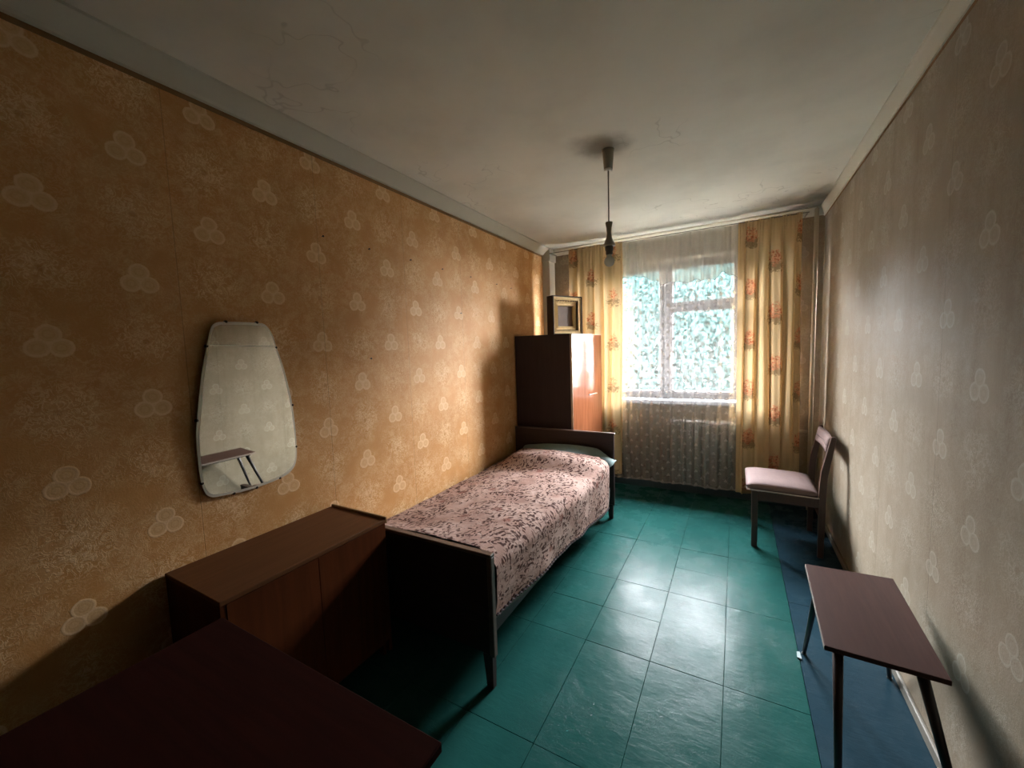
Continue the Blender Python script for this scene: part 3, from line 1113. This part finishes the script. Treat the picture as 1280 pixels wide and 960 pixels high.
# ------------------------------------------------------------------ commode (low cabinet)
cx0, cx1, cy0, cy1, cz = XL + 0.012, -1.462, 0.605, 1.318, 0.681
cm = thing('low_cabinet', ((cx0 + cx1) / 2, (cy0 + cy1) / 2, 0), 'low brown wooden cabinet against the left wall at the foot of the bed', 'cabinet')
obj('top_panel', box(BM(), cx0, cx1, cy0, cy1, cz - 0.018, cz, 0.002), M_COMM, cm)
obj('side_panel', box(BM(), cx0, cx1 - 0.004, cy0 + 0.002, cy0 + 0.020, 0.02, cz - 0.018), M_COMM_F, cm)
obj('side_panel', box(BM(), cx0, cx1 - 0.004, cy1 - 0.020, cy1 - 0.002, 0.02, cz - 0.018), M_COMM_F, cm)
obj('back_lip', box(BM(), cx0, cx1 + 0.001, cy1 - 0.003, cy1 + 0.008, cz - 0.02, cz + 0.010, 0.002), M_BORDER, cm, label='dark raised strip at the bed end of the top')
obj('bottom_panel', box(BM(), cx0, cx1 - 0.02, cy0 + 0.02, cy1 - 0.02, 0.06, 0.078), M_COMM_F, cm)
obj('back_panel', box(BM(), cx0, cx0 + 0.006, cy0 + 0.02, cy1 - 0.02, 0.078, cz - 0.018), M_COMM_F, cm)
ym = (cy0 + cy1) / 2
for y0, y1, hy in ((cy0 + 0.021, ym - 0.001, ym - 0.035), (ym + 0.001, cy1 - 0.021, ym + 0.035)):
    dd = obj('door', box(BM(), cx1 - 0.020, cx1 - 0.002, y0, y1, 0.082, cz - 0.020, 0.001), M_COMM_F, cm)
for y in (cy0 + 0.03, cy1 - 0.03):
    for x in (cx0 + 0.03, cx1 - 0.04):
        obj('leg', box(BM(), x - 0.015, x + 0.015, y - 0.008, y + 0.008, 0, 0.06), M_COMM_F, cm)

# ------------------------------------------------------------------ desk in the dark near corner
dx0, dx1, dy0, dy1, dz = -1.34, -0.50, -0.02, 0.560, 0.700
dk = thing('desk', ((dx0 + dx1) / 2, (dy0 + dy1) / 2, 0), 'dark red-brown desk in the near left corner in front of the low cabinet', 'desk')
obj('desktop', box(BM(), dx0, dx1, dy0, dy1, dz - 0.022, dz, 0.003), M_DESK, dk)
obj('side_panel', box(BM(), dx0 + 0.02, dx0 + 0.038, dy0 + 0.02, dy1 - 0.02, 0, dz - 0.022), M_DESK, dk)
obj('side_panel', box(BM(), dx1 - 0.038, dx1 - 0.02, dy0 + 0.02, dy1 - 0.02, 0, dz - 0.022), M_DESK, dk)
obj('back_panel', box(BM(), dx0 + 0.038, dx1 - 0.038, dy1 - 0.05, dy1 - 0.035, 0.18, dz - 0.022), M_DESK, dk)
dw = obj('drawer', box(BM(), dx0 + 0.04, dx1 - 0.04, dy0 + 0.02, dy0 + 0.038, dz - 0.13, dz - 0.026, 0.002), M_DESK, dk)
obj('knob', rod(BM(), (-0.9, dy0 + 0.02, dz - 0.078), (-0.9, dy0 - 0.005, dz - 0.078), 0.012, n=12), M_METAL, dw, True)

# ------------------------------------------------------------------ side table (stool) at the right wall
tb = thing('side_table', (0.415, 1.79, 0), 'small low table with a red-brown top and splayed black legs by the right wall', 'table')
TZ = 0.500
tx0, tx1, ty0, ty1 = 0.270, 0.566, 1.515, 2.078


def skewtop(bm, z0, z1, e=0.0):
    P = [(tx0 - 0.012 - e, ty0 + 0.004 - e), (tx1 - 0.022 + e, ty0 - 0.006 - e), (tx1 + e, ty1 + 0.008 + e), (tx0 + 0.006 - e, ty1 - 0.006 + e)]
    prism(bm, P, 'z', z0, z1)
    return P


bm = BM()
P = skewtop(bm, TZ - 0.016, TZ)
bmesh.ops.bevel(bm, geom=[e for e in bm.edges], offset=0.0015, segments=1, affect='EDGES')
tt = obj('table_top', bm, M_TABLE, tb)
bm = BM()
for a, b_ in ((0, 3),):
    p0, p1 = Vector((*P[a], 0)), Vector((*P[b_], 0))
    d = (p1 - p0)
    nrm = Vector((-1, 0, 0))
    prism(bm, [(p0.x - 0.0015, p0.y), (p0.x, p0.y), (p1.x, p1.y), (p1.x - 0.0015, p1.y)], 'z', TZ - 0.015, TZ - 0.001)
obj('edge_band', bm, M_TABLE_EDGE, tt, label='pale edge banding on the floor side of the top')
bm = BM()
box(bm, tx0 + 0.03, tx1 - 0.04, ty0 + 0.04, ty1 - 0.04, TZ - 0.030, TZ - 0.016, 0.002)
obj('under_frame', bm, M_LEG, tb)
for (x, y), (fx, fy) in (((0.300, 1.565), (0.288, 1.42)), ((0.497, 1.56), (0.585, 1.43)), ((0.318, 2.015), (0.297, 2.195)), ((0.520, 2.020), (0.598, 2.19))):
    b = BM()
    rod(b, (x, y, TZ - 0.030), (fx, fy, 0.006), 0.0150, 0.0080, 12)
    lg = obj('leg', b, M_LEG, tb, True)
    b = BM()
    rod(b, (fx, fy, 0.006), (fx, fy, 0.0), 0.0095, 0.0095, 10)
    obj('foot_cap', b, M_METAL, lg)

sp = obj('paper_scrap', prism(BM(), [(0.265, 2.150), (0.283, 2.145), (0.280, 2.195), (0.268, 2.190)], 'z', 0.0008, 0.006), M_PAPER)
tag(sp, 'tiny scrap of white paper on the floor by the far leg of the low table', 'paper')

# ------------------------------------------------------------------ chair
ch = thing('dining_chair', (0.32, 3.50, 0), 'dark wooden chair with beige upholstered seat, its back to the right wall', 'chair')
cyn, cyf = 3.272, 3.720
for y in (cyn, cyf):
    # front leg
    fx_ = 0.0 if y == cyn else 0.012
    obj('front_leg', box(BM(), 0.112 + fx_, 0.150 + fx_, y - 0.014, y + 0.014, 0.0, 0.412, 0.004, 2), M_CHAIR, ch)
    # rear leg running up into the raked back post
    prof = [(0.498, 0.0), (0.532, 0.0), (0.536, 0.44), (0.540, 0.56), (0.580, 0.825), (0.574, 0.836), (0.553, 0.833), (0.506, 0.60), (0.500, 0.52), (0.496, 0.44)]
    b = prism(BM(), prof, 'y', y - 0.013, y + 0.013)
    bmesh.ops.bevel(b, geom=list(b.edges), offset=0.003, segments=1, affect='EDGES')
    obj('rear_leg', b, M_CHAIR, ch)
    obj('side_apron', box(BM(), 0.150, 0.498, y - 0.010, y + 0.010, 0.345, 0.410, 0.003), M_CHAIR, ch)
obj('front_apron', box(BM(), 0.120, 0.140, cyn + 0.014, cyf - 0.014, 0.345, 0.410, 0.003), M_CHAIR, ch)
obj('rear_apron', box(BM(), 0.505, 0.525, cyn + 0.013, cyf - 0.013, 0.345, 0.410, 0.003), M_CHAIR, ch)
# padded seat with crowned top
bm = BM()
sx0, sx1, sy0, sy1 = 0.075, 0.500, cyn - 0.012, cyf + 0.012
NS = 28


def seat_pt(i, j, top):
    u, v = i * 2 - 1, j * 2 - 1
    ru = max(0.0, 1 - abs(u) ** 5) ** 0.5
    rv = max(0.0, 1 - abs(v) ** 6) ** 0.5
    x = lerp(sx0, sx1, i)
    y = lerp(sy0, sy1, j)
    e = ru * rv
    z = 0.440 + (0.034 * e + 0.004 * (1 - u * u) * (1 - v * v) if top else -0.030 * min(1, e * 1.6))
    z -= 0.010 * (i - 0.4)
    return Vector((x, y, z))


for tp_ in (True, False):
    grid(bm, NS, NS, lambda i, j, t_=tp_: seat_pt(i, j, t_))
bmesh.ops.remove_doubles(bm, verts=bm.verts, dist=0.0004)
seat = obj('seat', bm, M_PAD, ch, True, label='beige woven upholstered seat')
bm = BM()
q = [(sx0 + 0.006, sy0 + 0.002), (sx1, sy0 + 0.002), (sx1, sy1 - 0.002), (sx0 + 0.006, sy1 - 0.002)]
for k in range(4):
    a, b_ = q[k], q[(k + 1) % 4]
    rod(bm, (a[0], a[1], 0.420 - 0.02 * (a[0] - 0.1)), (b_[0], b_[1], 0.420 - 0.02 * (b_[0] - 0.1)), 0.0042, n=8)
obj('piping', bm, M_PIPING, seat, True)
# back rest pad between the posts


def back_pt(i, j, s):
    v = j * 2 - 1
    u = i * 2 - 1
    y = lerp(cyn + 0.013, cyf - 0.013, i)
    z = lerp(0.715, 0.830, j)
    x = 0.520 + (z - 0.60) * 0.155 + 0.016 * (1 - u * u)
    e = (max(0, 1 - abs(v) ** 4) ** 0.5) * (max(0, 1 - abs(u) ** 10) ** 0.5)
    return Vector((x + (-0.020 if s else 0.006) * e, y, z))


bm = BM()
for s in (0, 1):
    grid(bm, 24, 12, lambda i, j, s_=s: back_pt(i, j, s_))
bmesh.ops.remove_doubles(bm, verts=bm.verts, dist=0.0004)
bk = obj('backrest', bm, M_PAD, ch, True, label='beige padded backrest between the posts')
bm = BM()
prev = None
for k in range(17):
    i = k / 16
    p = back_pt(i, 0.5, 1) + Vector((-0.001, 0, 0.0))
    if prev is not None:
        rod(bm, prev, p, 0.0022, n=5)
    prev = p
obj('stitching', bm, M_DARK, bk)

# ------------------------------------------------------------------ wall mirror
mo = [(0.843, 0.149), (0.825, 0.122), (0.808, 0.057), (0.780, -0.059), (0.753, -0.228), (0.744, -0.305), (0.745, -0.445), (0.754, -0.519), (0.776, -0.553),
      (0.819, -0.562), (0.929, -0.571), (1.055, -0.562), (1.115, -0.540), (1.143, -0.496), (1.150, -0.411), (1.143, -0.230), (1.116, -0.062), (1.085, 0.050),
      (1.070, 0.109), (1.045, 0.148), (1.008, 0.158), (0.887, 0.157)]


def smooth_closed(pts, n):
    out = []
    L = len(pts)
    for k in range(L):
        p0, p1, p2, p3 = [Vector(pts[(k + d) % L]) for d in (-1, 0, 1, 2)]
        for m_ in range(n):
            t_ = m_ / n
            out.append(0.5 * ((2 * p1) + (p2 - p0) * t_ + (2 * p0 - 5 * p1 + 4 * p2 - p3) * t_ ** 2 + (3 * p1 - p0 - 3 * p2 + p3) * t_ ** 3))
    return out


mp = smooth_closed(mo, 4)
mc = Vector((0.95, -0.20))
TILT = 0.020


def mpt(p, dx, shrink=0.0):
    d = (Vector(p) - mc)
    d = d * (1 - shrink / d.length)
    y, z = mc.x + d.x, mc.y + d.y
    return Vector((XL + 0.011 + dx + (z + 0.57) * TILT, y, z + CAM_H))


mir = thing('wall_mirror', (XL + 0.02, 0.95, 1.25), 'frameless shield-shaped mirror with scalloped edge hanging on the ochre left wall', 'mirror')
bm = BM()
A = [bm.verts.new(mpt(p, 0.0)) for p in mp]
B = [bm.verts.new(mpt(p, 0.004)) for p in mp]
n = len(mp)
bm.faces.new(A[::-1])
for k in range(n):
    bm.faces.new((A[k], A[(k + 1) % n], B[(k + 1) % n], B[k]))
C = [bm.verts.new(mpt(p, 0.0052, 0.012)) for p in mp]
for k in range(n):
    bm.faces.new((B[k], B[(k + 1) % n], C[(k + 1) % n], C[k]))
edge = obj('bevelled_edge', bm, M_MIRROR_EDGE, mir, label='pale worn bevelled rim')
bm = BM()
C = [bm.verts.new(mpt(p, 0.0054, 0.0118)) for p in mp]
bm.faces.new(C)
D = [bm.verts.new(mpt(p, 0.0042, 0.0118)) for p in mp]
for k in range(n):
    bm.faces.new((D[k], D[(k + 1) % n], C[(k + 1) % n], C[k]))
glass = obj('mirror_glass', bm, M_MIRROR, mir)
bm = BM()
prism(bm, [(0.806, 0.060), (1.082, 0.052), (1.082, 0.0545), (0.806, 0.0625)], 'x', 0, 0.0008)
for v in bm.verts:
    v.co.x += XL + 0.0162 + (v.co.z + 0.57) * TILT
    v.co.z += CAM_H
obj('engraved_line', bm, M_MIRROR_EDGE, glass)
bm = BM()
B2 = [bm.verts.new(mpt(p, -0.003, 0.02)) for p in mp]
B3 = [bm.verts.new(mpt(p, -0.0002, 0.02)) for p in mp]
bm.faces.new(B2[::-1])
bm.faces.new(B3)
for k in range(n):
    bm.faces.new((B2[k], B2[(k + 1) % n], B3[(k + 1) % n], B3[k]))
obj('backing_board', bm, M_DARK, mir)
for p in ((0.884, 0.158), (1.008, 0.160), (0.807, 0.058), (1.084, 0.050), (0.751, -0.235), (1.144, -0.226), (0.751, -0.49), (1.148, -0.43), (0.862, -0.568), (0.955, -0.572), (1.06, -0.560)):
    b = BM()
    lathe(b, [(0.006, 0), (0.006, 0.0095), (0.0045, 0.0115), (0.0, 0.012)], 0, 0, 10)
    c = mpt(p, -0.006, 0.001)
    bmesh.ops.transform(b, matrix=Matrix.Translation(c) @ Matrix.Rotation(pi / 2, 4, 'Y'), verts=b.verts)
    obj('clip', b, M_IRON, mir, True)

# ------------------------------------------------------------------ pendant lamp
LX, LY = -0.633, 2.302
lp = thing('pendant_lamp', (LX, LY, H), 'bare bulb pendant lamp hanging on a cord from the ceiling', 'lamp')
obj('ceiling_rose', lathe(BM(), [(0.034, H - 0.001), (0.034, H - 0.008), (0.031, H - 0.012), (0.024, H - 0.104), (0.021, H - 0.104)], LX, LY, 28), M_PLASTIC, lp, True)
obj('rose_cover', lathe(BM(), [(0.022, H - 0.103), (0.023, H - 0.110), (0.005, H - 0.112)], LX, LY, 28), M_PLASTIC_W, lp, True, label='white inner cup at the bottom of the rose')
obj('cord', rod(BM(), (LX, LY, H - 0.108), (LX, LY, 2.165), 0.0035, n=10), M_CORD, lp, True)
obj('lamp_holder', lathe(BM(), [(0.004, 2.170), (0.019, 2.170), (0.020, 2.165), (0.014, 2.138), (0.0125, 2.110), (0.016, 2.085), (0.026, 2.060), (0.034, 2.046), (0.035, 2.040), (0.031, 2.038)], LX, LY, 28), M_PLASTIC, lp, True)
obj('socket', lathe(BM(), [(0.023, 2.040), (0.023, 2.018), (0.019, 2.012), (0.019, 1.995), (0.014, 1.992)], LX, LY, 24), M_CORD, lp, True)
prof = [(0.0125, 1.996), (0.0135, 1.985), (0.018, 1.975)]
for k in range(11):
    a = radians(118 - k * (118 + 90) / 10)
    prof.append((max(0.0001, 0.0285 * cos(a) if cos(a) > 0 else 0.0), 1.952 + 0.0285 * sin(a)))
prof = [(0.0125, 1.996), (0.0135, 1.984)] + [(0.029 * cos(radians(a)), 1.954 + 0.029 * sin(radians(a))) for a in (55, 40, 25, 10, -5, -20, -35, -50, -65, -80)] + [(0.0001, 1.925)]
bulb = obj('bulb', lathe(BM(), prof, LX, LY, 24), M_BULB, lp, True)
bm = BM()
rod(bm, (LX, LY, 1.992), (LX, LY, 1.962), 0.004, 0.003, 8)
for k in range(6):
    a = 2 * pi * k / 6
    a2 = 2 * pi * (k + 1) / 6
    rod(bm, (LX + 0.014 * cos(a), LY + 0.014 * sin(a), 1.955), (LX + 0.014 * cos(a2), LY + 0.014 * sin(a2), 1.955), 0.0006, n=4)
    rod(bm, (LX, LY, 1.966), (LX + 0.014 * cos(a), LY + 0.014 * sin(a), 1.955), 0.0005, n=4)
obj('filament', bm, M_PLASTIC_W, bulb)

# ------------------------------------------------------------------ nails in the left wall
NAILS = [(1.382, 0.617), (1.680, 0.612), (2.020, 0.610), (2.345, 0.603), (2.700, 0.597), (3.10, 0.59), (3.36, 0.585), (1.645, -0.02), (2.55, 0.30)]
ORD = ('first', 'second', 'third', 'fourth', 'fifth', 'sixth', 'seventh')
NLAB = {p: 'small rusty nail, %s from the mirror in the high row along the ochre wall' % ORD[k] for k, p in enumerate(NAILS[:7])}
NLAB[NAILS[7]] = 'small rusty nail in the ochre wall below the row, above the bed foot'
NLAB[NAILS[8]] = 'small rusty nail in the ochre wall between the high row and the wardrobe'
first = None
for y, z in NAILS:
    if first is None:
        b = BM()
        rod(b, (XL - 0.006, y, z + CAM_H), (XL + 0.010, y, z + CAM_H), 0.0022, n=6)
        rod(b, (XL + 0.010, y, z + CAM_H), (XL + 0.012, y, z + CAM_H), 0.0052, n=10)
        first = obj('nail', b, M_IRON, None, origin=(XL, y, z + CAM_H))
        o = first
    else:
        o = first.copy()
        COL.objects.link(o)
        o.location = (XL, y, z + CAM_H)
    tag(o, NLAB[(y, z)], 'nail', 'nails in the ochre wall')
b = BM()
rod(b, (XR + 0.006, 1.13, 1.76), (XR - 0.010, 1.13, 1.76), 0.003, n=6)
rod(b, (XR - 0.010, 1.13, 1.76), (XR - 0.012, 1.13, 1.76), 0.006, n=10)
o = obj('nail', b, M_IRON, None, origin=(XR, 1.13, 1.76))
tag(o, 'rusty nail in the faded grey right wall near the picture edge', 'nail')

# ------------------------------------------------------------------ yard outside
tag(obj('yard_ground', box(BM(), -40, 40, OY, 60, -2.3, -2.2), M_GROUND), None, None, None, 'structure')
rt = random.Random(5)


def tree(x, y, zc, rad_, hgt, n_, label):
    root = thing('tree', (x, y, -2.2), label, 'tree', 'trees in the yard')
    b = BM()
    rod(b, (x, y, -2.2), (x + 0.1, y, zc), 0.16, 0.08, 8)
    for k in range(5):
        a = k * 1.3
        rod(b, (x + 0.05, y, zc - hgt * 0.6 + k * 0.2), (x + rad_ * 0.6 * cos(a), y + rad_ * 0.6 * sin(a), zc + 0.2 * k), 0.05, 0.02, 6)
    obj('trunk', b, M_BARK, root)
    vs, fs = [], []
    for _ in range(n_):
        while True:
            p = Vector((rt.uniform(-1, 1), rt.uniform(-1, 1), rt.uniform(-1, 1)))
            if 0.25 < p.length < 1:
                break
        c = Vector((p.x * rad_, p.y * rad_, p.z * hgt))
        a = Vector((rt.gauss(0, 1), rt.gauss(0, 1), rt.gauss(0, 1))).normalized()
        c = c * 0.95
        bb = a.orthogonal().normalized()
        s = rt.uniform(0.06, 0.10)
        base = Vector((0, 0, zc + 2.2)) + c
        k = len(vs)
        vs += [base + a * s, base + bb * s * 0.5, base - a * s, base - bb * s * 0.5]
        fs.append((k, k + 1, k + 2, k + 3))
    me = bpy.data.meshes.new('foliage')
    me.from_pydata(vs, [], fs)
    me.materials.append(M_LEAF)
    f = bpy.data.objects.new('foliage', me)
    f.parent = root
    f['kind'] = 'stuff'
    COL.objects.link(f)


TREES = ((-9.6, 12.6, 1.9, 2.1, 2.9, 'pale leafy tree in the yard, farthest left of the row outside the window'),
         (-5.4, 12.2, 1.7, 2.0, 2.8, 'leafy tree in the yard, seen through the left window sash beside the curtain'),
         (-1.35, 12.4, 1.8, 2.0, 3.0, 'leafy tree in the yard, seen straight through the right window sash'),
         (2.7, 12.3, 1.7, 1.9, 2.8, 'leafy tree in the yard behind the right curtain'),
         (-3.35, 15.9, 2.1, 2.0, 3.3, 'taller leafy tree in the yard behind the gap left of the window mullion'),
         (0.75, 16.1, 2.1, 2.0, 3.3, 'taller leafy tree at the back of the yard behind the right window frame'),
         (-5.2, 20.2, 2.4, 2.2, 3.8, 'tall leafy tree in the back row outside, behind the left window sash'),
         (-0.45, 20.4, 2.4, 2.2, 3.8, 'tall leafy tree in the back row outside, behind the window transom'))
for x, y, zc, r_, h_, lab in TREES:
    tree(x, y, zc, r_, h_, 24000, lab)
